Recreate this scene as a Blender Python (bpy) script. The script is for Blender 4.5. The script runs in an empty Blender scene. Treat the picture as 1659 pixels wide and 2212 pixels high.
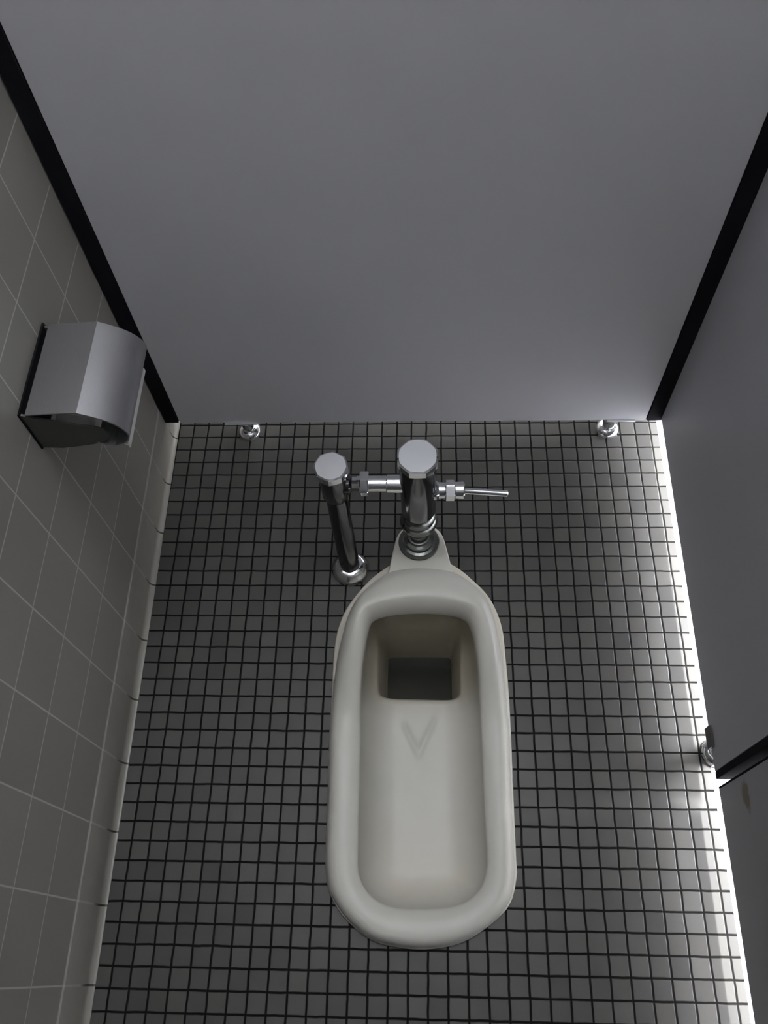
import bpy, bmesh, math, random
import numpy as np
from mathutils import Vector, Matrix

random.seed(4)
S = bpy.context.scene
C = S.collection
U = 0.02727            # one floor-tile pitch in metres; the coordinates below are in tile pitches

# ------------------------------------------------------------------ camera
F_PX, CXP, CYP = 1840.25, 829.5, 1106.0
RM = np.array([[0.9988, 0.0206, -0.0434], [-0.0025, -0.8804, -0.4742], [-0.048, 0.4738, -0.8793]])
_u, _s, _v = np.linalg.svd(RM)
RM = _u @ _v
CAM = np.array([7.90606, -28.92142, 48.42655])
cd = bpy.data.cameras.new('camera')
cd.sensor_fit = 'VERTICAL'
cd.sensor_height = 24.0
cd.lens = F_PX / 2212 * 24.0
cd.clip_start = 0.01
cam = bpy.data.objects.new('camera', cd)
C.objects.link(cam)
m3 = Matrix([list(RM[0]), list(-RM[1]), list(-RM[2])]).transposed()
cam.matrix_world = Matrix.Translation(Vector(CAM * U)) @ m3.to_4x4()
S.camera = cam

# ------------------------------------------------------------------ world, light, exposure
S.view_settings.view_transform = 'Standard'
S.view_settings.look = 'None'
S.view_settings.exposure = 0.0
S.view_settings.gamma = 1.0
S.view_settings.use_curve_mapping = False
S.cycles.use_denoising = True
S.cycles.max_bounces = 8
S.cycles.diffuse_bounces = 5
S.cycles.sample_clamp_indirect = 6.0
W = bpy.data.worlds.new('world')
S.world = W
W.use_nodes = True
W.node_tree.nodes['Background'].inputs[0].default_value = (0.7, 0.8, 1, 1)
W.node_tree.nodes['Background'].inputs[1].default_value = 0.02


def area(name, loc, sx, sy, power, col, aim=(0, 0, -1), spread=math.pi):
    l = bpy.data.lights.new(name, 'AREA')
    l.shape = 'RECTANGLE'
    l.size = sx * U
    l.size_y = sy * U
    l.energy = power
    l.color = col
    l.spread = spread
    o = bpy.data.objects.new(name, l)
    C.objects.link(o)
    o.location = Vector(loc) * U
    o.rotation_euler = Vector(aim).to_track_quat('-Z', 'Y').to_euler()
    return o


# the fluorescent tubes of the corridor (their fittings are built at the end)
area('corridor_light', (92, 6, 88.2), 3, 30, 800, (1.0, 1.0, 1.0))
# added fill above the cubicle, standing in for bounce off the bright ceiling
area('ceiling_bounce_fill', (9, -2, 91.3), 26, 18, 14.6, (0.93, 0.96, 1.0))


# ------------------------------------------------------------------ node helpers
class NT:
    def __init__(self, name):
        self.m = bpy.data.materials.new(name)
        self.m.use_nodes = True
        self.t = self.m.node_tree
        self.b = self.t.nodes['Principled BSDF']

    def n(self, typ, **kw):
        x = self.t.nodes.new(typ)
        for k, v in kw.items():
            setattr(x, k, v)
        return x

    def link(self, a, b):
        self.t.links.new(a, b)

    def math(self, op, a, b=None, c=None):
        x = self.n('ShaderNodeMath', operation=op)
        for i, v in enumerate((a, b, c)):
            if v is None:
                continue
            if isinstance(v, (int, float)):
                x.inputs[i].default_value = v
            else:
                self.link(v, x.inputs[i])
        return x.outputs[0]

    def mix(self, fac, a, b):
        x = self.n('ShaderNodeMix', data_type='RGBA')
        for i, v in ((0, fac), (6, a), (7, b)):
            if isinstance(v, (int, float)):
                x.inputs[i].default_value = v
            elif isinstance(v, tuple):
                x.inputs[i].default_value = (*v, 1)
            else:
                self.link(v, x.inputs[i])
        return x.outputs[2]

    def pos(self):
        g = self.n('ShaderNodeNewGeometry')
        v = self.n('ShaderNodeVectorMath', operation='SCALE')
        self.link(g.outputs['Position'], v.inputs[0])
        v.inputs['Scale'].default_value = 1 / U
        s = self.n('ShaderNodeSeparateXYZ')
        self.link(v.outputs[0], s.inputs[0])
        return v.outputs[0], s.outputs[0], s.outputs[1], s.outputs[2]

    def noise(self, vec, scale, detail=3, rough=.5):
        x = self.n('ShaderNodeTexNoise')
        x.inputs['Scale'].default_value = scale
        x.inputs['Detail'].default_value = detail
        x.inputs['Roughness'].default_value = rough
        self.link(vec, x.inputs['Vector'])
        return x.outputs['Fac']

    def ramp(self, fac, lo, hi):
        x = self.n('ShaderNodeMapRange')
        x.interpolation_type = 'SMOOTHSTEP'
        x.inputs[1].default_value = lo
        x.inputs[2].default_value = hi
        self.link(fac, x.inputs[0])
        return x.outputs[0]

    def bump(self, h, strength, dist):
        x = self.n('ShaderNodeBump')
        x.inputs['Strength'].default_value = strength
        x.inputs['Distance'].default_value = dist
        self.link(h, x.inputs['Height'])
        self.link(x.outputs[0], self.b.inputs['Normal'])

    def col(self, c):
        if isinstance(c, tuple):
            self.b.inputs['Base Color'].default_value = (*c, 1)
        else:
            self.link(c, self.b.inputs['Base Color'])

    def set(self, rough=.5, metal=0, spec=.5, coat=0):
        self.b.inputs['Roughness'].default_value = rough
        self.b.inputs['Metallic'].default_value = metal
        self.b.inputs['Specular IOR Level'].default_value = spec
        self.b.inputs['Coat Weight'].default_value = coat


def simple(name, c, rough=.5, metal=0, spec=.5, var=0.06, scale=.6):
    t = NT(name)
    v, x, y, z = t.pos()
    n = t.noise(v, scale)
    a = tuple(k * (1 - var) for k in c)
    b = tuple(min(1, k * (1 + var)) for k in c)
    t.col(t.mix(n, a, b))
    t.set(rough, metal, spec)
    return t.m


def tile_mask(t, coord, off, pitch, half):
    """1 on the grout, 0 on the tile, plus the index of the tile"""
    a = t.math('SUBTRACT', coord, off)
    a = t.math('DIVIDE', a, pitch)
    idx = t.math('FLOOR', a)
    fr = t.math('FRACT', a)
    d = t.math('MINIMUM', fr, t.math('SUBTRACT', 1.0, fr))
    d = t.math('MULTIPLY', d, pitch)
    m = t.n('ShaderNodeMapRange')
    m.interpolation_type = 'SMOOTHSTEP'
    m.inputs[1].default_value = half * .55
    m.inputs[2].default_value = half * 1.5
    m.inputs[3].default_value = 1
    m.inputs[4].default_value = 0
    t.link(d, m.inputs[0])
    return m.outputs[0], idx


def floor_material():
    t = NT('floor_mosaic')
    v, x, y, z = t.pos()
    wob = t.noise(v, .9, 2)
    w = t.math('MULTIPLY', t.math('SUBTRACT', wob, .5), .09)
    mx, ix = tile_mask(t, t.math('ADD', x, w), 0.0, 1.0, .052)
    my, iy = tile_mask(t, t.math('ADD', y, w), 0.0, 1.0, .052)
    g = t.math('MAXIMUM', mx, my)
    cv = t.n('ShaderNodeCombineXYZ')
    t.link(ix, cv.inputs[0])
    t.link(iy, cv.inputs[1])
    wn = t.n('ShaderNodeTexWhiteNoise', noise_dimensions='3D')
    t.link(cv.outputs[0], wn.inputs['Vector'])
    r = wn.outputs['Value']
    a = t.mix(r, (.047, .0455, .044), (.075, .073, .068))
    # a few odd darker tiles
    dark = t.math('GREATER_THAN', r, .955)
    a = t.mix(t.math('MULTIPLY', dark, .75), a, (.026, .025, .027))
    tint = t.n('ShaderNodeSeparateColor')
    t.link(wn.outputs['Color'], tint.inputs[0])
    a = t.mix(t.math('MULTIPLY', tint.outputs[1], .35), a, (.064, .059, .050))
    sp = t.noise(v, 9.0, 2)
    a = t.mix(t.math('MULTIPLY', sp, .35), a, (.041, .040, .039))
    col = t.mix(g, a, (.0095, .0092, .0088))
    t.col(col)
    t.set(.42, 0, .45)
    t.link(t.math('SUBTRACT', .26, t.math('MULTIPLY', g, .25)), t.b.inputs['Specular IOR Level'])
    h = t.math('SUBTRACT', 1.0, g)
    t.bump(h, .6, .0008)
    return t.m


def wall_material():
    t = NT('wall_tile')
    v, x, y, z = t.pos()
    wy, iy = tile_mask(t, y, -11.65 - 3.645 * 20, 3.645, .036)
    wz, iz = tile_mask(t, z, -.15 - 3.63 * 4, 3.63, .036)
    g = t.math('MAXIMUM', wy, wz)
    cv = t.n('ShaderNodeCombineXYZ')
    t.link(iy, cv.inputs[0])
    t.link(iz, cv.inputs[1])
    wn = t.n('ShaderNodeTexWhiteNoise', noise_dimensions='3D')
    t.link(cv.outputs[0], wn.inputs['Vector'])
    a = t.mix(wn.outputs['Value'], (.235, .225, .204), (.26, .25, .226))
    col = t.mix(g, a, (.50, .48, .46))
    t.col(col)
    t.set(.38, 0, .4)
    t.bump(t.math('SUBTRACT', 1.0, g), .25, .0005)
    return t.m


def skirting_material():
    t = NT('skirting_tile')
    v, x, y, z = t.pos()
    wy, iy = tile_mask(t, y, -11.65 - 3.645 * 20, 3.645, .05)
    # grimy joint close to the floor, clean joint higher up
    clean = t.ramp(z, .55, 1.5)
    n = t.noise(v, 1.2, 3)
    a = t.mix(n, (.225, .215, .194), (.262, .25, .226))
    gcol = t.mix(clean, (.012, .011, .010), (.33, .315, .29))
    t.col(t.mix(wy, a, gcol))
    t.set(.38, 0, .4)
    return t.m


def door_material():
    t = NT('door_laminate')
    v, x, y, z = t.pos()
    n = t.noise(v, .3)
    base = t.mix(n, (.28, .28, .297), (.305, .305, .32))
    # brown rust-coloured smear next to the opening edge
    dy = t.math('DIVIDE', t.math('SUBTRACT', z, t.math('ADD', 6.05, t.math('MULTIPLY', t.math('ADD', y, 21.3), -.15))), .52)
    dz = t.math('DIVIDE', t.math('SUBTRACT', y, -21.3), .78)
    d = t.math('SQRT', t.math('ADD', t.math('MULTIPLY', dy, dy), t.math('MULTIPLY', dz, dz)))
    nn = t.noise(v, 2.2, 4, .65)
    d = t.math('ADD', d, t.math('MULTIPLY', t.math('SUBTRACT', nn, .5), 1.2))
    k = t.math('SUBTRACT', 1.0, t.ramp(d, .55, 1.15))
    t.col(t.mix(t.math('MULTIPLY', k, .85), base, (.12, .085, .035)))
    t.set(.45, 0, .35)
    return t.m


def porcelain_material():
    t = NT('porcelain')
    v, x, y, z = t.pos()
    n = t.noise(v, .5, 3)
    a = t.mix(n, (.62, .605, .55), (.66, .645, .59))
    # brown stain round the outlet, with shade under the hood painted in too
    back = t.ramp(y, -16.0, -13.0)
    deep = t.math('SUBTRACT', 1.0, t.ramp(z, -.6, 1.5))
    k = t.math('MULTIPLY', t.math('MULTIPLY', back, deep), t.ramp(t.noise(v, .8, 4), -.25, .55))
    c = t.mix(t.math('MULTIPLY', k, .85), a, (.44, .40, .31))
    # faint yellow film on the low end of the pan
    yy = t.math('MULTIPLY', t.math('SUBTRACT', 1.0, t.ramp(y, -25.5, -20)), t.math('SUBTRACT', 1.0, t.ramp(z, -2.6, -.6)))
    c = t.mix(t.math('MULTIPLY', yy, .35), c, (.66, .60, .50))
    t.col(c)
    t.set(.38, 0, .28)
    return t.m


def steel_material():
    t = NT('brushed_steel')
    v, x, y, z = t.pos()
    mp = t.n('ShaderNodeMapping')
    mp.inputs['Scale'].default_value = (12, .6, 12)
    t.link(v, mp.inputs['Vector'])
    n = t.noise(mp.outputs[0], 3, 3)
    t.col(t.mix(n, (.40, .40, .41), (.48, .48, .49)))
    t.set(.42, 1.0)
    return t.m


M_floor = floor_material()
M_wall = wall_material()
M_skirt = skirting_material()
M_door = door_material()
M_porc = porcelain_material()
M_steel = steel_material()
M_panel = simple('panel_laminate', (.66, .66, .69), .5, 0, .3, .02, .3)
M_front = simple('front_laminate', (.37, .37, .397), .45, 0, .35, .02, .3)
M_rear = simple('rear_light_absorber', (.10, .10, .105), .5)  # unseen rear surfaces, made dark to hold down light in the lower cubicle
M_black = simple('black_edging', (.010, .010, .012), .85, 0, .06)
M_chrome = simple('chrome', (.90, .91, .93), .10, 1.0, .5, .02, 1.0)
M_satin = simple('worn_chrome_top', (.88, .89, .92), .30, 1.0, .5, .03, 1.0)
M_tarn = simple('tarnished_chrome', (.17, .17, .18), .16, 1.0, .5, .06, 1.0)
M_dull = simple('dull_chrome', (.22, .23, .22), .24, 1.0, .5, .15, 1.5)
M_rubber = simple('dark_gasket', (.05, .055, .045), .45)
M_white = simple('white_plaster', (.80, .80, .80), .8)
M_corr = simple('corridor_wall', (.85, .85, .83), .6)
M_thres = simple('threshold_stone', (.40, .40, .43), .35)
M_paper = simple('tissue', (.78, .77, .75), .9)
M_water = simple('standing_water', (.035, .036, .03), .06, 0, .6)
M_dark = simple('steel_inside', (.10, .10, .09), .5, .6)
M_brown = simple('dark_bracket', (.025, .019, .016), .45, .3)


# ------------------------------------------------------------------ mesh helpers (coordinates in tile pitches)
def tag(o, label=None, cat=None, group=None, kind=None):
    if label:
        o['label'] = label
    if cat:
        o['category'] = cat
    if group:
        o['group'] = group
    if kind:
        o['kind'] = kind
    return o


def obj(name, verts, faces, mat, parent=None, origin=(0, 0, 0), smooth=False, mats=None, fmat=None, bevel=0, segs=2, fix=True, autos=None):
    me = bpy.data.meshes.new(name)
    og = Vector(origin)
    me.from_pydata([tuple((Vector(v) - og) * U) for v in verts], [], faces)
    for mm in (mats or [mat]):
        me.materials.append(mm)
    if fmat:
        for p, k in zip(me.polygons, fmat):
            p.material_index = k
    if fix:
        bm = bmesh.new()
        bm.from_mesh(me)
        bmesh.ops.recalc_face_normals(bm, faces=bm.faces)
        bm.to_mesh(me)
        bm.free()
    if smooth:
        for p in me.polygons:
            p.use_smooth = True
    if autos is not None:
        me.set_sharp_from_angle(angle=math.radians(autos))
    o = bpy.data.objects.new(name, me)
    C.objects.link(o)
    if parent is not None:
        o.parent = parent
        o.location = (og - Vector(parent['_o'])) * U
    else:
        o.location = og * U
    o['_o'] = tuple(og)
    if bevel:
        b = o.modifiers.new('bevel', 'BEVEL')
        b.width = bevel * U
        b.segments = segs
        b.limit_method = 'ANGLE'
        b.harden_normals = False
    return o


def empty(name, loc):
    o = bpy.data.objects.new(name, None)
    C.objects.link(o)
    o.location = Vector(loc) * U
    o.empty_display_size = .05
    o['_o'] = tuple(loc)
    return o


def box(x0, x1, y0, y1, z0, z1):
    v = [(x, y, z) for z in (z0, z1) for y in (y0, y1) for x in (x0, x1)]
    f = [(0, 2, 3, 1), (4, 5, 7, 6), (0, 1, 5, 4), (1, 3, 7, 5), (3, 2, 6, 7), (2, 0, 4, 6)]
    return v, f


def merge(*ms):
    V, F = [], []
    for v, f in ms:
        o = len(V)
        V += list(v)
        F += [tuple(i + o for i in q) for q in f]
    return V, F


def frame_axis(a, b):
    d = (Vector(b) - Vector(a)).normalized()
    up = Vector((0, 0, 1)) if abs(d.z) < .9 else Vector((0, 1, 0))
    s = d.cross(up).normalized()
    t = s.cross(d).normalized()
    return d, s, t


def lathe(base, axis, prof, n=32, phase=0.0):
    """prof: list of (distance along axis, radius); a radius may be a function of the angle"""
    b = Vector(base)
    d, s, t = frame_axis((0, 0, 0), axis)
    V, F = [], []
    rings = []
    for h, r in prof:
        if r == 0:
            rings.append([len(V)])
            V.append(tuple(b + d * h))
            continue
        ring = []
        for i in range(n):
            a = 2 * math.pi * i / n + phase
            rr = r(a) if callable(r) else r
            ring.append(len(V))
            V.append(tuple(b + d * h + s * (rr * math.cos(a)) + t * (rr * math.sin(a))))
        rings.append(ring)
    for A, B in zip(rings, rings[1:]):
        if len(A) == 1 and len(B) == 1:
            continue
        for i in range(n):
            j = (i + 1) % n
            if len(A) == 1:
                F.append((A[0], B[i], B[j]))
            elif len(B) == 1:
                F.append((A[i], A[j], B[0]))
            else:
                F.append((A[i], A[j], B[j], B[i]))
    if len(rings[0]) > 1:
        F.append(tuple(reversed(rings[0])))
    if len(rings[-1]) > 1:
        F.append(tuple(rings[-1]))
    return V, F


def tube(pts, r, n=20):
    V, F = [], []
    P = [Vector(p) for p in pts]
    prev = None
    for i, p in enumerate(P):
        d = (P[min(i + 1, len(P) - 1)] - P[max(i - 1, 0)]).normalized()
        if prev is None:
            s = d.cross(Vector((0, 1, 0)) if abs(d.y) < .8 else Vector((1, 0, 0))).normalized()
        else:
            s = (prev - d * prev.dot(d)).normalized()
        prev = s
        t = d.cross(s)
        for k in range(n):
            a = 2 * math.pi * k / n
            V.append(tuple(p + s * (r * math.cos(a)) + t * (r * math.sin(a))))
    for i in range(len(P) - 1):
        for k in range(n):
            j = (k + 1) % n
            F.append((i * n + k, i * n + j, (i + 1) * n + j, (i + 1) * n + k))
    F.append(tuple(range(n)))
    F.append(tuple((len(P) - 1) * n + k for k in reversed(range(n))))
    return V, F


def prism_y(pr, y0, y1):
    """extrude an (x, z) outline along y"""
    n = len(pr)
    V = [(x, y0, z) for x, z in pr] + [(x, y1, z) for x, z in pr]
    F = [(i, (i + 1) % n, n + (i + 1) % n, n + i) for i in range(n)]
    F += [tuple(range(n)), tuple(range(2 * n - 1, n - 1, -1))]
    return V, F


# ------------------------------------------------------------------ surveyed outlines: point of the plan seen under a ray at height z
def onz(u, v, z):
    d = RM.T @ np.array([(u - CXP) / F_PX, (v - CYP) / F_PX, 1.0])
    t = (z - CAM[2]) / d[2]
    return CAM + t * d


def smooth_closed(pts, per=8):
    """Catmull-Rom through a closed list of points"""
    P = [np.array(p, float) for p in pts]
    n = len(P)
    out = []
    for i in range(n):
        p0, p1, p2, p3 = P[i - 1], P[i], P[(i + 1) % n], P[(i + 2) % n]
        for k in range(per):
            t = k / per
            out.append(.5 * (2 * p1 + (p2 - p0) * t + (2 * p0 - 5 * p1 + 4 * p2 - p3) * t * t + (3 * p1 - p0 - 3 * p2 + p3) * t ** 3))
    return out


# ------------------------------------------------------------------ structure
Y_BACK, Y_FRONT, Z_CEIL = 45.0, -75.0, 92.0
X_CORR = 118.0
XL = lambda y: -9.38 + (3 - y) * .009          # the tiled wall is a hair out of square


def flange_px():
    return [(703, 1880), (702, 1844), (706, 1750), (710, 1600), (716, 1500), (718, 1440), (724, 1380), (739, 1330), (764, 1290),
            (800, 1250), (838, 1222), (875, 1207), (908, 1202), (945, 1206), (984, 1222), (1020, 1250), (1058, 1290), (1084, 1350),
            (1093, 1420), (1100, 1500), (1105, 1600), (1109, 1700), (1116, 1860), (1117, 1893), (1103, 1951), (1064, 1994),
            (998, 2036), (916, 2051), (835, 2042), (786, 2021), (737, 1975), (710, 1925)]


CEN = np.array([7.58, -17.5])


def polar(loop, n, z=None):
    """resample a star-shaped loop at fixed (stretched) angles about CEN; keeps any third coordinate"""
    L = [np.array(p, float) for p in loop]
    ang = [math.atan2((p[1] - CEN[1]) / 2.0, p[0] - CEN[0]) for p in L]
    out = []
    m = len(L)
    for i in range(n):
        a = -math.pi + 2 * math.pi * (i + .5) / n
        best = None
        dx, dy = math.cos(a), math.sin(a) * 2.0
        for k in range(m):
            p, q = L[k], L[(k + 1) % m]
            ex, ey = q[0] - p[0], q[1] - p[1]
            den = dx * ey - dy * ex
            if abs(den) < 1e-12:
                continue
            px, py = p[0] - CEN[0], p[1] - CEN[1]
            t = (px * ey - py * ex) / den
            s = (px * dy - py * dx) / den
            if t > 0 and -1e-9 <= s <= 1 + 1e-9:
                if best is None or t > best[0]:
                    best = (t, p + (q - p) * s)
        b = best[1]
        out.append(np.array([b[0], b[1], b[2] if len(b) > 2 else 0.0]))
    return out


NL = 240
flange = polar([onz(u, v, .3) for u, v in map(tuple, smooth_closed(flange_px(), 4))], NL)


def inset(loop, d):
    """move a plan loop inwards by d (outwards if negative)"""
    n = len(loop)
    out = []
    for i in range(n):
        a, b = loop[(i - 2) % n], loop[(i + 2) % n]
        t = np.array([b[0] - a[0], b[1] - a[1]])
        t /= np.linalg.norm(t) + 1e-9
        nn = np.array([-t[1], t[0]])      # loops run anticlockwise
        out.append(np.array([loop[i][0] + nn[0] * d, loop[i][1] + nn[1] * d, loop[i][2]]))
    return out


# floor with the opening the pan is set into
bm = bmesh.new()
outer = [(-10.5, Y_FRONT), (23.5, Y_FRONT), (23.5, Y_BACK), (-10.5, Y_BACK)]
hole = [tuple(p[:2]) for p in inset(flange, .45)][::3]
edges = []
for lp in (outer, hole):
    vs = [bm.verts.new((x * U, y * U, 0)) for x, y in lp]
    edges += [bm.edges.new((vs[i], vs[(i + 1) % len(vs)])) for i in range(len(vs))]
bmesh.ops.triangle_fill(bm, use_beauty=True, use_dissolve=False, edges=edges)
for f in bm.faces:
    if f.normal.z < 0:
        f.normal_flip()
me = bpy.data.meshes.new('floor')
bm.to_mesh(me)
bm.free()
me.materials.append(M_floor)
fl = bpy.data.objects.new('floor', me)
C.objects.link(fl)
tag(fl, 'small square dark grey mosaic tiles with black grout', kind='structure')

tag(obj('trim_1', *prism_y([(23.5, -1.2), (23.5, -.02), (23.56, 0.0), (25.3, 0.0), (25.5, -.05), (25.5, -1.2)], Y_FRONT, Y_BACK), M_thres), kind='structure')
v, f = box(25.5, X_CORR, Y_FRONT, Y_BACK, -1.2, -.05)
tag(obj('floor_corridor', v, f, M_thres), kind='structure')

# left wall: tiled field and the coved skirting course
y0, y1 = Y_FRONT, Y_BACK
tag(obj('wall_left', [(XL(y0), y0, 3.42), (XL(y1), y1, 3.42), (XL(y1), y1, Z_CEIL), (XL(y0), y0, Z_CEIL),
                      (XL(y0) - 3, y0, 3.42), (XL(y1) - 3, y1, 3.42), (XL(y1) - 3, y1, Z_CEIL), (XL(y0) - 3, y0, Z_CEIL)],
        [(0, 1, 2, 3), (4, 7, 6, 5), (0, 4, 5, 1), (3, 2, 6, 7), (0, 3, 7, 4), (1, 5, 6, 2)], M_wall), kind='structure')
R = .42
prof = [(0, 3.42), (.03, 3.38), (.05, 3.30), (.05, R + .3), (.05, R + .05)]
for k in range(1, 9):
    a = math.pi / 2 * k / 8
    prof.append((.05 + (R - .12) * (1 - math.cos(a)), R + .05 - (R + .02) * math.sin(a)))
prof += [(R - .02, -.3), (-1, -.3), (-1, 3.42)]
V = [(XL(y0) + x, y0, z) for x, z in prof] + [(XL(y1) + x, y1, z) for x, z in prof]
n = len(prof)
F = [(i, (i + 1) % n, n + (i + 1) % n, n + i) for i in range(n)] + [tuple(range(n)), tuple(range(2 * n - 1, n - 1, -1))]
tag(obj('baseboard_left', V, F, M_skirt, smooth=True, autos=40), kind='structure')

for nm, b, mt in (('wall_back', (-13, X_CORR + 2, Y_BACK, Y_BACK + 3, -1.2, Z_CEIL), M_corr),
                  ('wall_front', (-13, X_CORR + 2, Y_FRONT - 3, Y_FRONT, -1.2, Z_CEIL), M_rear),
                  ('wall_right', (X_CORR, X_CORR + 3, Y_FRONT, Y_BACK, -1.2, Z_CEIL), M_corr),
                  ('ceiling', (-13, X_CORR + 3, Y_FRONT - 3, Y_BACK + 3, Z_CEIL, Z_CEIL + 2), M_white)):
    v, f = box(*b)
    tag(obj(nm, v, f, mt), kind='structure')

# added emissive fill panel in a frame, opposite the cubicle front, for the floor glow
tp_ = NT('fill_glow')
tp_.col((.8, .85, .9))
tp_.b.inputs['Emission Color'].default_value = (.93, .95, 1.0, 1)
tp_.b.inputs['Emission Strength'].default_value = 125.0
v, f = box(X_CORR - .5, X_CORR + .02, -14, 30, 28, 73)
wn = obj('corridor_fill_panel', v, f, tp_.m)
tag(wn, kind='structure')
v, f = merge(box(X_CORR - 1.5, X_CORR, -15.5, -14, 26.5, 74.5), box(X_CORR - 1.5, X_CORR, 30, 31.5, 26.5, 74.5),
             box(X_CORR - 1.5, X_CORR, -14, 30, 73, 74.5), box(X_CORR - 1.5, X_CORR, -14, 30, 26.5, 28))
obj('fill_panel_frame', v, f, M_white, wn)

# ------------------------------------------------------------------ toilet partitions
ZP = 77.0     # partition tops (2.1 m)


def foot(parent, cx, cy, ztop, w=.95):
    o = obj('foot', *merge(lathe((cx, cy, 0), (0, 0, 1), [(0, .80), (.10, .80), (.30, .72), (.48, .55), (.52, .42)]),
                           lathe((cx, cy, .4), (0, 0, 1), [(0, .40), (ztop - .5, .40)]),
                           lathe((cx, cy, ztop - .55), (0, 0, 1), [(0, .52), (.06, .58), (.26, .58), (.3, .52)])),
            M_chrome, parent, (cx, cy, 0), smooth=True, autos=40)
    tag(o, 'round chrome foot')
    return o


bp = empty('toilet_partition', (7, 3.6, 0))
tag(bp, 'wide blank grey partition facing the camera behind the squat toilet', 'partition')
v, f = box(-8.36, 22.22, 2.87, 4.33, 1.95, ZP)
obj('panel', v, f, M_panel, bp, (7, 3.6, 1.95), bevel=.03)
for cx, (a, b) in ((-4.05, (-5.35, -3.2)), (20.13, (19.75, 21.55))):
    fo = foot(bp, cx, 3.42, 1.9)
    v, f = box(a, b, 2.72, 4.45, 1.86, 1.97)
    obj('mounting_plate', v, f, M_chrome, fo, ((a + b) / 2, 3.5, 1.86), bevel=.02)
v, f = box(-9.30, -8.40, 2.80, 4.4, 2.1, ZP)
tag(obj('edge_strip', v, f, M_black, bp, (-8.85, 3.6, 2.1), bevel=.03), 'black vertical filler strip against the tiled wall')
v, f = box(22.26, 23.24, 2.80, 4.4, 1.95, ZP)
tag(obj('edge_strip', v, f, M_black, bp, (22.75, 3.6, 1.95), bevel=.03), 'black vertical filler strip in the right corner')

XF = lambda y: 23.0 + (y + 19.6) * .0075      # cubicle front, a hair out of square
rp = empty('toilet_partition', (23.8, -8, 0))
tag(rp, 'narrow grey partition on the right standing over the strip of light on the floor', 'partition')


def front_panel(parent, ya, yb, z0, z1, mat, name='panel', bev=.03):
    xa, xb = XF(ya), XF(yb)
    t = 1.45
    v = [(xa, ya, z0), (xa + t, ya, z0), (xb, yb, z0), (xb + t, yb, z0), (xa, ya, z1), (xa + t, ya, z1), (xb, yb, z1), (xb + t, yb, z1)]
    f = [(0, 2, 3, 1), (4, 5, 7, 6), (0, 1, 5, 4), (1, 3, 7, 5), (3, 2, 6, 7), (2, 0, 4, 6)]
    return obj(name, v, f, mat, parent, ((xa + xb) / 2, (ya + yb) / 2, z0), bevel=bev)


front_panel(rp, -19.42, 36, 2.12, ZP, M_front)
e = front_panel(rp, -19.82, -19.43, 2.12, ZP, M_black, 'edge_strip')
tag(e, 'black edging down the open end of the panel')
fo = foot(rp, 23.85, -18.0, 2.0)
v, f = merge(box(22.88, 24.62, -18.25, -17.15, 1.9, 2.10), box(22.86, 22.98, -18.25, -17.15, 2.0, 2.75), box(24.5, 24.62, -18.25, -17.15, 2.0, 2.75))
obj('mounting_plate', v, f, M_brown, fo, (23.8, -17.7, 1.9))
foot(rp, 24.1, 12.0, 2.0)

dr = empty('cubicle_door', (23.7, -31, 0))
tag(dr, 'grey cubicle door with a small brown smear near its black edging', 'door')
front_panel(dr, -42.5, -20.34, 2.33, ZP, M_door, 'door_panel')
tag(front_panel(dr, -20.33, -20.24, 2.33, ZP, M_black, 'edge_strip', 0), 'black edging beside the gap')
# stop behind the gap
o = front_panel(rp, -20.5, -19.3, 6.0, ZP, M_black, 'door_stop')
o.location.x += 1.5 * U

# partitions outside the picture that close the cubicle and the row
rr = empty('toilet_partition', (7, -43.5, 0))
tag(rr, 'partition closing the cubicle behind the camera, darkened to cut bounce light, outside the picture', 'partition')
v, f = box(-9.0, 23.0, -44.2, -42.7, 1.95, ZP)
obj('panel', v, f, M_rear, rr, (7, -43.5, 1.95))
foot(rr, -4.0, -43.4, 1.95)
foot(rr, 20.0, -43.4, 1.95)
rf = empty('toilet_partition', (23.8, -59, 0))
tag(rf, 'grey partition in front of the next cubicle behind the camera, outside the picture', 'partition')
front_panel(rf, -74.5, -44.3, 2.12, ZP, M_front)
foot(rf, 23.6, -50, 2.1)
foot(rf, 23.5, -70, 2.1)

# ------------------------------------------------------------------ squat toilet
TX, TY = 7.58, -17.5
toilet = empty('squat_toilet', (TX, TY, 0))
tag(toilet, 'off-white porcelain squat toilet with a rounded hood set in the mosaic floor', 'toilet')


def sm(a, b, x):
    t = max(0, min(1, (x - a) / (b - a)))
    return t * t * (3 - 2 * t)


def zr_v(v):
    return 1.25 + 2.75 * sm(1570, 1285, v)


base_px = [(705, 1880), (704, 1844), (708, 1750), (712, 1600), (719, 1500), (726, 1440), (739, 1385), (756, 1340), (790, 1288),
           (835, 1248), (870, 1238), (908, 1235), (945, 1238), (985, 1246), (1022, 1275), (1050, 1310), (1070, 1360), (1083, 1420),
           (1093, 1500), (1101, 1600), (1105, 1700), (1112, 1860), (1113, 1893), (1099, 1951), (1062, 1992), (998, 2034), (916, 2049),
           (835, 2040), (786, 2019), (739, 1973), (712, 1925)]
top_px = [(728, 1880), (727, 1844), (730, 1750), (734, 1600), (742, 1500), (748, 1440), (757, 1385), (768, 1340), (782, 1313),
          (815, 1298), (860, 1288), (908, 1284), (950, 1286), (1000, 1295), (1035, 1309), (1052, 1345), (1064, 1395), (1071, 1440),
          (1076, 1500), (1081, 1600), (1084, 1700), (1090, 1860), (1091, 1893), (1078, 1940), (1043, 1980), (990, 2012), (912, 2026),
          (838, 2018), (797, 1998), (757, 1958), (735, 1917)]
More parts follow.
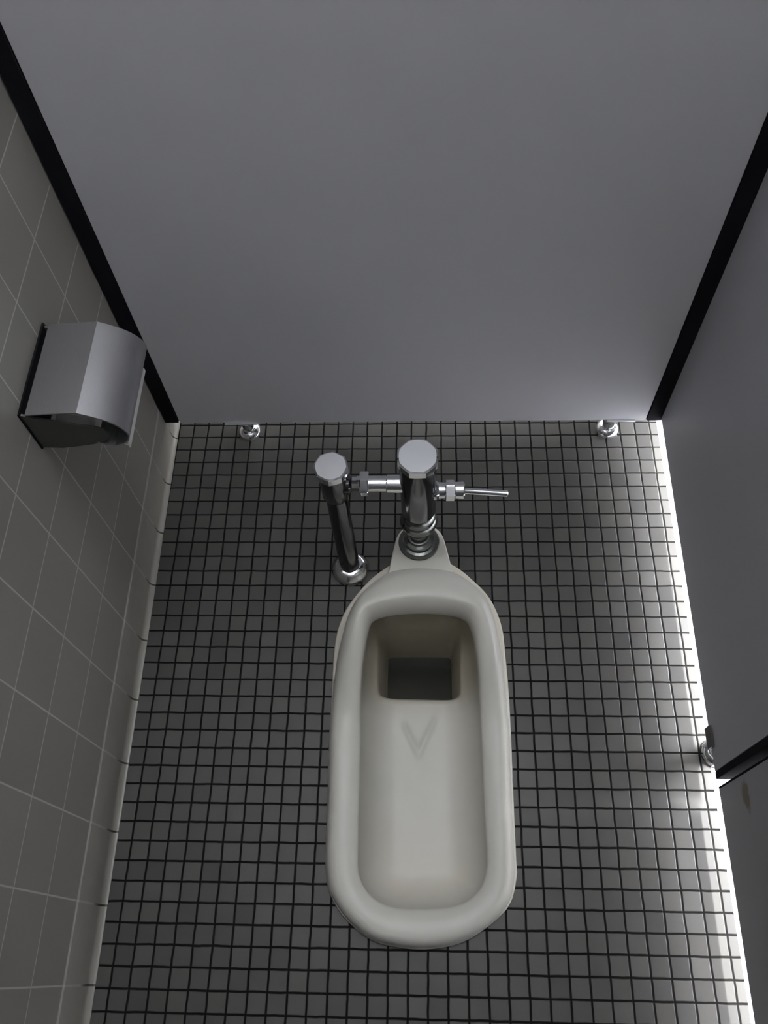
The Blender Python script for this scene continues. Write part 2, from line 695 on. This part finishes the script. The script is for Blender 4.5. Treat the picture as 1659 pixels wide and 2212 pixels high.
in_px = [(773, 1870), (773, 1844), (775, 1750), (778, 1600), (779, 1500), (782, 1440), (788, 1395), (797, 1355), (806, 1338),
         (830, 1328), (865, 1323), (908, 1321), (950, 1323), (985, 1328), (1008, 1340), (1020, 1365), (1029, 1405), (1033, 1440),
         (1036, 1500), (1041, 1600), (1046, 1730), (1052, 1850), (1051, 1880), (1040, 1915), (1014, 1943), (975, 1959), (905, 1964),
         (850, 1960), (815, 1946), (789, 1921), (777, 1895)]
base = polar([onz(u, v, .25) for u, v in smooth_closed(base_px, 4)], NL)
top = polar([onz(u, v, zr_v(v)) for u, v in smooth_closed(top_px, 4)], NL)
inn = polar([onz(u, v, zr_v(v) - .35 - .75 * sm(1420, 1330, v)) for u, v in smooth_closed(in_px, 4)], NL)


def lerp(A, B, t, dz=0.0, tz=None):
    return [np.array([a[0] + (b[0] - a[0]) * t, a[1] + (b[1] - a[1]) * t, a[2] + (b[2] - a[2]) * (t if tz is None else tz) + dz]) for a, b in zip(A, B)]


def setz(A, z):
    return [np.array([a[0], a[1], z]) for a in A]


# plan of the pan below the rim: follows the opening, but runs on beneath the hood
pan = []
for p in inn:
    x, y = p[0], p[1]
    k = sm(-15.5, -11.0, y)
    nx = CEN[0] + (x - CEN[0]) * (1 + .04 * k)
    ny = y + 2.0 * k * k
    pan.append(np.array([nx, ny, 0]))
loops = [setz(inset(flange, .10), -.02), setz(flange, .12), setz(inset(flange, .06), .30), setz(inset(flange, .16), .34),
         setz(inset(base, .02), .34),
         lerp(base, top, .10, 0, .30), lerp(base, top, .30, .0, .68), lerp(base, top, .60, 0, .90), lerp(base, top, .82, 0, .97), top,
         lerp(top, inn, .25, .03, .10), lerp(top, inn, .5, .05, .26), lerp(top, inn, .75, 0.04, .48), lerp(top, inn, .92, 0, .74), inn,
         [np.array([a[0], a[1], a[2] - .35]) for a in inn],
         [np.array([(a[0] * .6 + b[0] * .4), (a[1] * .6 + b[1] * .4), (a[2] - .6) * .75 + .25 * .3]) for a, b in zip(inn, pan)],
         setz(pan, .2)]
for i in range(len(loops[-1])):
    loops[-1][i][2] = .2 + 1.2 * sm(-13, -10, loops[-1][i][1])
V, F = [], []
for L in loops:
    V += [tuple(p) for p in L]
for k in range(len(loops) - 1):
    for i in range(NL):
        j = (i + 1) % NL
        F.append((k * NL + i, k * NL + j, (k + 1) * NL + j, (k + 1) * NL + i))
# pan: rings moved in from the pan outline by the true distance field, as a height field
P2 = np.array([[p[0], p[1]] for p in pan])
ztop = np.array([p[2] for p in loops[-1]])


def dist_field(x, y):
    a = P2
    b = np.roll(P2, -1, 0)
    ab = b - a
    ap = np.array([x, y]) - a
    t = np.clip((ap * ab).sum(1) / ((ab ** 2).sum(1) + 1e-12), 0, 1)
    d = np.hypot(*(ap - ab * t[:, None]).T)
    i = int(d.argmin())
    return d[i], ztop[i]


VL = [onz(875, 1568, -2.6)[:2], onz(903, 1628, -2.6)[:2], onz(938, 1556, -2.6)[:2]]


def seg(p, a, b):
    ab, ap = b - a, p - a
    t = max(0, min(1, ap @ ab / (ab @ ab)))
    return np.linalg.norm(ap - ab * t)


def pan_z(x, y):
    d, zt = dist_field(x, y)
    zf = -2.55 - .35 * sm(-27, -14, y)
    s = min(1, d / 2.15)
    z = zt + (zf - zt) * (1 - (1 - s) ** 2.6) ** .62
    # outlet sump under the hood
    h = sm(4.95, 5.6, x) * (1 - sm(9.45, 10.1, x)) * sm(-14.25, -13.85, y) * (1 - sm(-10.7, -9.9, y))
    z -= 4.8 * h
    # raised V that parts the flow
    dv = min(seg(np.array([x, y]), VL[0], VL[1]), seg(np.array([x, y]), VL[1], VL[2]))
    z += .085 * math.exp(-(dv / .17) ** 2)
    return z


# concentric rings: param r from outline (1) to centre line segment (0)
rad = [1 - .012, 1 - .03, 1 - .055, 1 - .09] + [1 - .09 - .91 * k / 60 for k in range(1, 61)]
SPY = [max(-23.0, min(-12.2, .5 * (P2[i][1] + P2[(3 * NL // 2 - i - 1) % NL][1]))) for i in range(NL)]
start = (len(loops) - 1) * NL
rings = [list(range(start, start + NL))]
for r in rad:
    ring = []
    for i, p in enumerate(P2):
        c = np.array([CEN[0], SPY[i]])
        q = c + (p - c) * r
        ring.append(len(V))
        V.append((q[0], q[1], pan_z(q[0], q[1])))
    rings.append(ring)
for A, B in zip(rings, rings[1:]):
    for i in range(NL):
        j = (i + 1) % NL
        F.append((A[i], A[j], B[j], B[i]))
bowl = obj('bowl', V, F, M_porc, toilet, (TX, TY, 0), smooth=True, fix=False)
bm = bmesh.new()
bm.from_mesh(bowl.data)
bmesh.ops.remove_doubles(bm, verts=bm.verts, dist=1e-5)
bmesh.ops.recalc_face_normals(bm, faces=bm.faces)
if sum(f.normal.z for f in bm.faces) < 0:
    for f in bm.faces:
        f.normal_flip()
bm.to_mesh(bowl.data)
bm.free()

# raised inlet tongue behind the hood
tp = [(830, 1262), (838, 1238), (844, 1212), (850, 1185), (858, 1158), (874, 1140), (908, 1132), (938, 1138), (955, 1155),
      (964, 1182), (972, 1212), (982, 1238), (992, 1262)]
pts = [onz(u, v, 1.35)[:2] for u, v in tp]
dense = []
for i in range(len(pts) - 1):
    p0, p1, p2, p3 = pts[max(i - 1, 0)], pts[i], pts[i + 1], pts[min(i + 2, len(pts) - 1)]
    for k in range(5):
        t = k / 5
        dense.append(.5 * (2 * p1 + (p2 - p0) * t + (2 * p0 - 5 * p1 + 4 * p2 - p3) * t * t + (3 * p1 - p0 - 3 * p2 + p3) * t ** 3))
dense.append(pts[-1])
mid = np.mean(dense, 0)
V, F = [], []
lv = [(1.06, 0), (1.05, .3), (1.02, 1.05), (1.0, 1.25), (.96, 1.35), (.85, 1.37)]
n = len(dense)
for s_, z_ in lv:
    for p in dense:
        q = mid + (p - mid) * s_
        V.append((q[0], q[1], z_))
for k in range(len(lv) - 1):
    for i in range(n - 1):
        F.append((k * n + i, k * n + i + 1, (k + 1) * n + i + 1, (k + 1) * n + i))
    F.append((k * n + n - 1, k * n, (k + 1) * n, (k + 1) * n + n - 1))
F.append(tuple((len(lv) - 1) * n + i for i in range(n)))
obj('inlet_neck', V, F, M_porc, toilet, (7.6, -6.5, 0), smooth=True, autos=50)
v, f = box(5.2, 9.9, -14.1, -10.2, -6.6, -6.4)
tag(obj('water_surface', v, f, M_water, toilet, (7.55, -12.5, -6.0)), 'dark standing water in the outlet under the hood')

# ------------------------------------------------------------------ flush valve
FY = -5.7
FX = 7.54
fv = empty('flush_valve', (FX, FY, 1.4))
tag(fv, 'chrome flush valve with round cap and side lever rising from the toilet neck', 'flush valve')


def oct_r(r, n=8, ph=0.0, k=.75):
    """radius of a polygon with n flats, softened by k"""
    def g(a):
        w = 2 * math.pi / n
        t = (a - ph) % w - w / 2
        return r * (k * math.cos(w / 2) / math.cos(t) / 1.0 + (1 - k) * 1.0)
    return g


body = lathe((FX, FY, 5.45), (0, 0, 1), [(0, .80), (.12, .93), (.3, .98), (5.15, .98), (5.3, .92)], 48)
obj('valve_body', *body, M_tarn, fv, (FX, FY, 5.4), smooth=True, autos=35)
cap = lathe((FX, FY, 10.75), (0, 0, 1), [(0, .93), (.04, 1.0), (.10, 1.02), (.14, oct_r(1.12, 8, .39)), (.56, oct_r(1.12, 8, .39)), (.63, oct_r(1.0, 8, .39, .4))], 64)
capo = obj('valve_cap', *cap, M_chrome, fv, (FX, FY, 10.75), mats=[M_chrome, M_satin], fmat=[0] * (len(cap[1]) - 1) + [1], smooth=True, autos=25)
# flush tube with its coupling rings
obj('coupling_nut', *lathe((FX, FY, 3.55), (0, 0, 1), [(0, .80), (.10, .90), (.42, .95), (.5, 1.05), (.75, 1.10), (1.0, 1.05), (1.15, .95), (1.35, 1.0), (1.6, .97), (1.85, .78)], 48),
    M_dull, fv, (FX, FY, 3.55), smooth=True, autos=45)
obj('flush_pipe', *lathe((FX, FY, 1.5), (0, 0, 1), [(0, .58), (2.3, .58)], 40), M_dull, fv, (FX, FY, 1.5), smooth=True, autos=45)
obj('spud_nut', *lathe((FX, FY, 1.42), (0, 0, 1), [(0, 1.0), (.14, 1.02), (.2, .86), (.50, .84), (.60, .92), (.78, .90), (.86, .74), (1.1, .72), (1.15, .6)], 48),
    M_dull, fv, (FX, FY, 1.42), smooth=True, autos=40)
tag(obj('gasket', *lathe((FX, FY, 1.375), (0, 0, 1), [(0, 1.24), (.06, 1.26), (.13, 1.22), (.15, 1.0)], 48), M_rubber, fv, (FX, FY, 1.34), smooth=True, autos=40),
    'dark ring seal between the nut and the porcelain')
# lever on the right
LZ = 7.8
lev = obj('lever_socket', *lathe((FX + .85, FY, LZ), (1, 0, 0), [(0, .52), (.15, .56), (.28, .46), (.62, .44), (.68, oct_r(.58, 6, .52, 1)), (1.12, oct_r(.58, 6, .52, 1)),
                                                              (1.18, .47), (1.62, .49), (1.68, .44), (1.70, .2)], 48), M_chrome, fv, (FX + .85, FY, LZ), smooth=True, autos=25)
hd = Vector((12.47, FY, 7.42)) - Vector((FX + 2.5, FY, LZ - .05))
obj('lever_handle', *lathe((FX + 2.45, FY, LZ - .05), tuple(hd), [(0, .17), (hd.length - .05, .19), (hd.length, .20), (hd.length + .06, .13), (hd.length + .08, 0)], 32),
    M_chrome, lev, (FX + 2.45, FY, LZ), smooth=True, autos=35)
# connecting pipe to the stop valve
SX, SY, PZ = 2.97, -5.7, 8.55
px = [(FX - .85, .62), (FX - 1.0, .60), (FX - 1.05, .50), (FX - 1.75, .50), (FX - 1.80, .44), (FX - 2.62, .44), (FX - 2.66, .0)]
obj('connecting_pipe', *lathe((SX + .6, SY, PZ), (1, 0, 0), [(0, .40), (.62, .40), (.68, .44), (1.48, .44), (2.3 - .05, .44), (2.3, .50), (3.15, .50), (3.2, .44), (3.25, .60), (3.42, .66), (3.9, .66)], 40),
    M_chrome, fv, (SX + .6, SY, PZ), smooth=True, autos=35)
obj('union_nut', *lathe((SX + 1.42, SY, PZ), (1, 0, 0), [(0, oct_r(.66, 6, .3, 1)), (.06, oct_r(.72, 6, .3, 1)), (.42, oct_r(.72, 6, .3, 1)), (.48, oct_r(.66, 6, .3, 1))], 48),
    M_chrome, fv, (SX + 1.42, SY, PZ), smooth=True, autos=22)
# stop valve
sv = obj('stop_valve', *merge(lathe((SX, SY, 7.2), (0, 0, 1), [(0, .45), (.1, .66), (.35, .74), (2.5, .74), (2.7, .68)], 40),
                              lathe((SX + .3, SY, PZ), (1, 0, 0), [(0, .55), (.55, .55), (.62, .48), (.7, .40)], 40)),
         M_tarn, fv, (SX, SY, 7.2), smooth=True, autos=35)
c2 = lathe((SX, SY, 9.85), (0, 0, 1), [(0, .75), (.05, oct_r(.93, 8, .1)), (.52, oct_r(.93, 8, .1)), (.58, oct_r(.83, 8, .1, .4))], 64)
obj('stop_cap', *c2, M_chrome, sv, (SX, SY, 9.85), mats=[M_chrome, M_satin], fmat=[0] * (len(c2[1]) - 1) + [1], smooth=True, autos=25)
# riser from the floor
rs = [(3.26, -6.85, 0), (3.26, -6.85, .8), (3.22, -6.75, 2.0), (3.1, -6.25, 5.0), (3.0, -5.78, 7.0), (SX, SY, 7.4)]
obj('supply_pipe', *tube([tuple(p) for p in rs], .61, 28), M_tarn, fv, (3.26, -6.85, 0), smooth=True, autos=60)
obj('escutcheon', *lathe((3.26, -6.88, 0), (0, 0, 1), [(0, 1.16), (.10, 1.18), (.25, 1.10), (.48, .96), (.62, .80), (.70, .66)], 48),
    M_chrome, fv, (3.26, -6.88, 0), smooth=True, autos=50)

# ------------------------------------------------------------------ toilet paper dispenser on the left wall
YN, YFR = -8.58, -3.62
dp = empty('toilet_paper_dispenser', (XL(-6) + .02, -6, 18))
tag(dp, 'brushed steel toilet paper dispenser with curved cover on the tiled wall', 'paper dispenser')
WX = XL(-6)
v, f = box(WX, WX + .10, YN - .05, YFR + .05, 16.80, 19.42)
tag(obj('back_plate', v, f, M_black, dp, (WX, -6, 16.8)), 'dark plate fixed to the tiles')
outer = [(-8.98, 19.38), (-8.2, 19.44), (-7.4, 19.48), (-6.72, 19.50), (-6.42, 19.37), (-6.15, 19.23), (-5.88, 19.08), (-5.64, 18.91), (-5.42, 18.72), (-5.23, 18.50),
         (-5.09, 18.26), (-5.0, 18.02), (-4.98, 17.80), (-5.03, 17.58), (-5.14, 17.36), (-5.30, 17.18), (-5.5, 17.05), (-5.85, 16.92)]
inner = []
for i, p in enumerate(outer):
    a = outer[max(i - 1, 0)]
    b = outer[min(i + 1, len(outer) - 1)]
    t = Vector((b[0] - a[0], b[1] - a[1])).normalized()
    inner.append((p[0] + t.y * .07, p[1] - t.x * .07))
obj('cover', *prism_y(outer + inner[::-1], YN, YFR), M_steel, dp, (-7, -6, 17), smooth=True, autos=20)
# end cheeks: rounded plates inside the cover
ck = [(-9.2, 19.30), (-8.5, 19.02), (-7.6, 18.72), (-6.9, 18.50), (-6.35, 18.40), (-5.98, 18.15), (-5.88, 17.85), (-5.98, 17.5), (-6.3, 17.25), (-6.8, 17.08), (-7.5, 16.92), (-8.3, 16.78), (-9.2, 16.84)]
for ya in (YN + .02, YFR - .12):
    tag(obj('side_plate', *prism_y(ck, ya, ya + .10), M_dark, dp, (-7.5, ya, 17)), 'rounded end plate under the cover')
# lower front lip of the holder
lip = [(-5.85, 16.92), (-6.3, 17.0), (-6.6, 17.2), (-6.55, 17.28), (-6.28, 17.09), (-5.85, 17.0)]
obj('lower_lip', *prism_y(lip, YN, YFR), M_steel, dp, (-6.2, -6, 17), smooth=True, autos=35)

tr = empty('toilet_paper', (-7.4, -6, 18.1))
tag(tr, 'white end of toilet paper showing below the steel dispenser cover', 'toilet paper')
o = obj('roll', *lathe((-7.45, YFR - .3, 17.95), (0, -1, 0), [(0, .35), (0.0, .82), (4.2, .82), (4.2, .35)], 40), M_paper, tr, (-7.45, -6, 17.9), smooth=True, autos=40)
sheet = [(-5.95, 16.85), (-5.55, 16.86), (-5.38, 16.78), (-5.34, 16.66), (-5.34, 16.50), (-5.40, 16.50), (-5.40, 16.62), (-5.43, 16.71), (-5.57, 16.79), (-5.95, 16.79)]
obj('loose_sheet', *prism_y(sheet, YN + .2, YFR - .45), M_paper, tr, (-5.4, -6, 17), smooth=True, autos=40)

# ------------------------------------------------------------------ frames of the corridor lamp and the added cubicle fill (above the frame)
for nm, (x, y, z, sx, sy), lab in (('ceiling_light', (92, 6, 88.6, 6, 32), 'long ceiling light over the corridor, outside the picture'),
                                   ('ceiling_light', (9, -2, 91.6, 28, 20), 'added fill light over the cubicles for ceiling bounce, outside the picture')):
    e = empty(nm, (x, y, Z_CEIL))
    tag(e, lab, 'ceiling light')
    w = .8
    v, f = merge(box(x - sx / 2 - w, x - sx / 2, y - sy / 2 - w, y + sy / 2 + w, z - .6, Z_CEIL), box(x + sx / 2, x + sx / 2 + w, y - sy / 2 - w, y + sy / 2 + w, z - .6, Z_CEIL),
                 box(x - sx / 2, x + sx / 2, y - sy / 2 - w, y - sy / 2, z - .6, Z_CEIL), box(x - sx / 2, x + sx / 2, y + sy / 2, y + sy / 2 + w, z - .6, Z_CEIL))
    obj('frame', v, f, M_white, e, (x, y, z))

for o in bpy.data.objects:
    if '_o' in o:
        del o['_o']
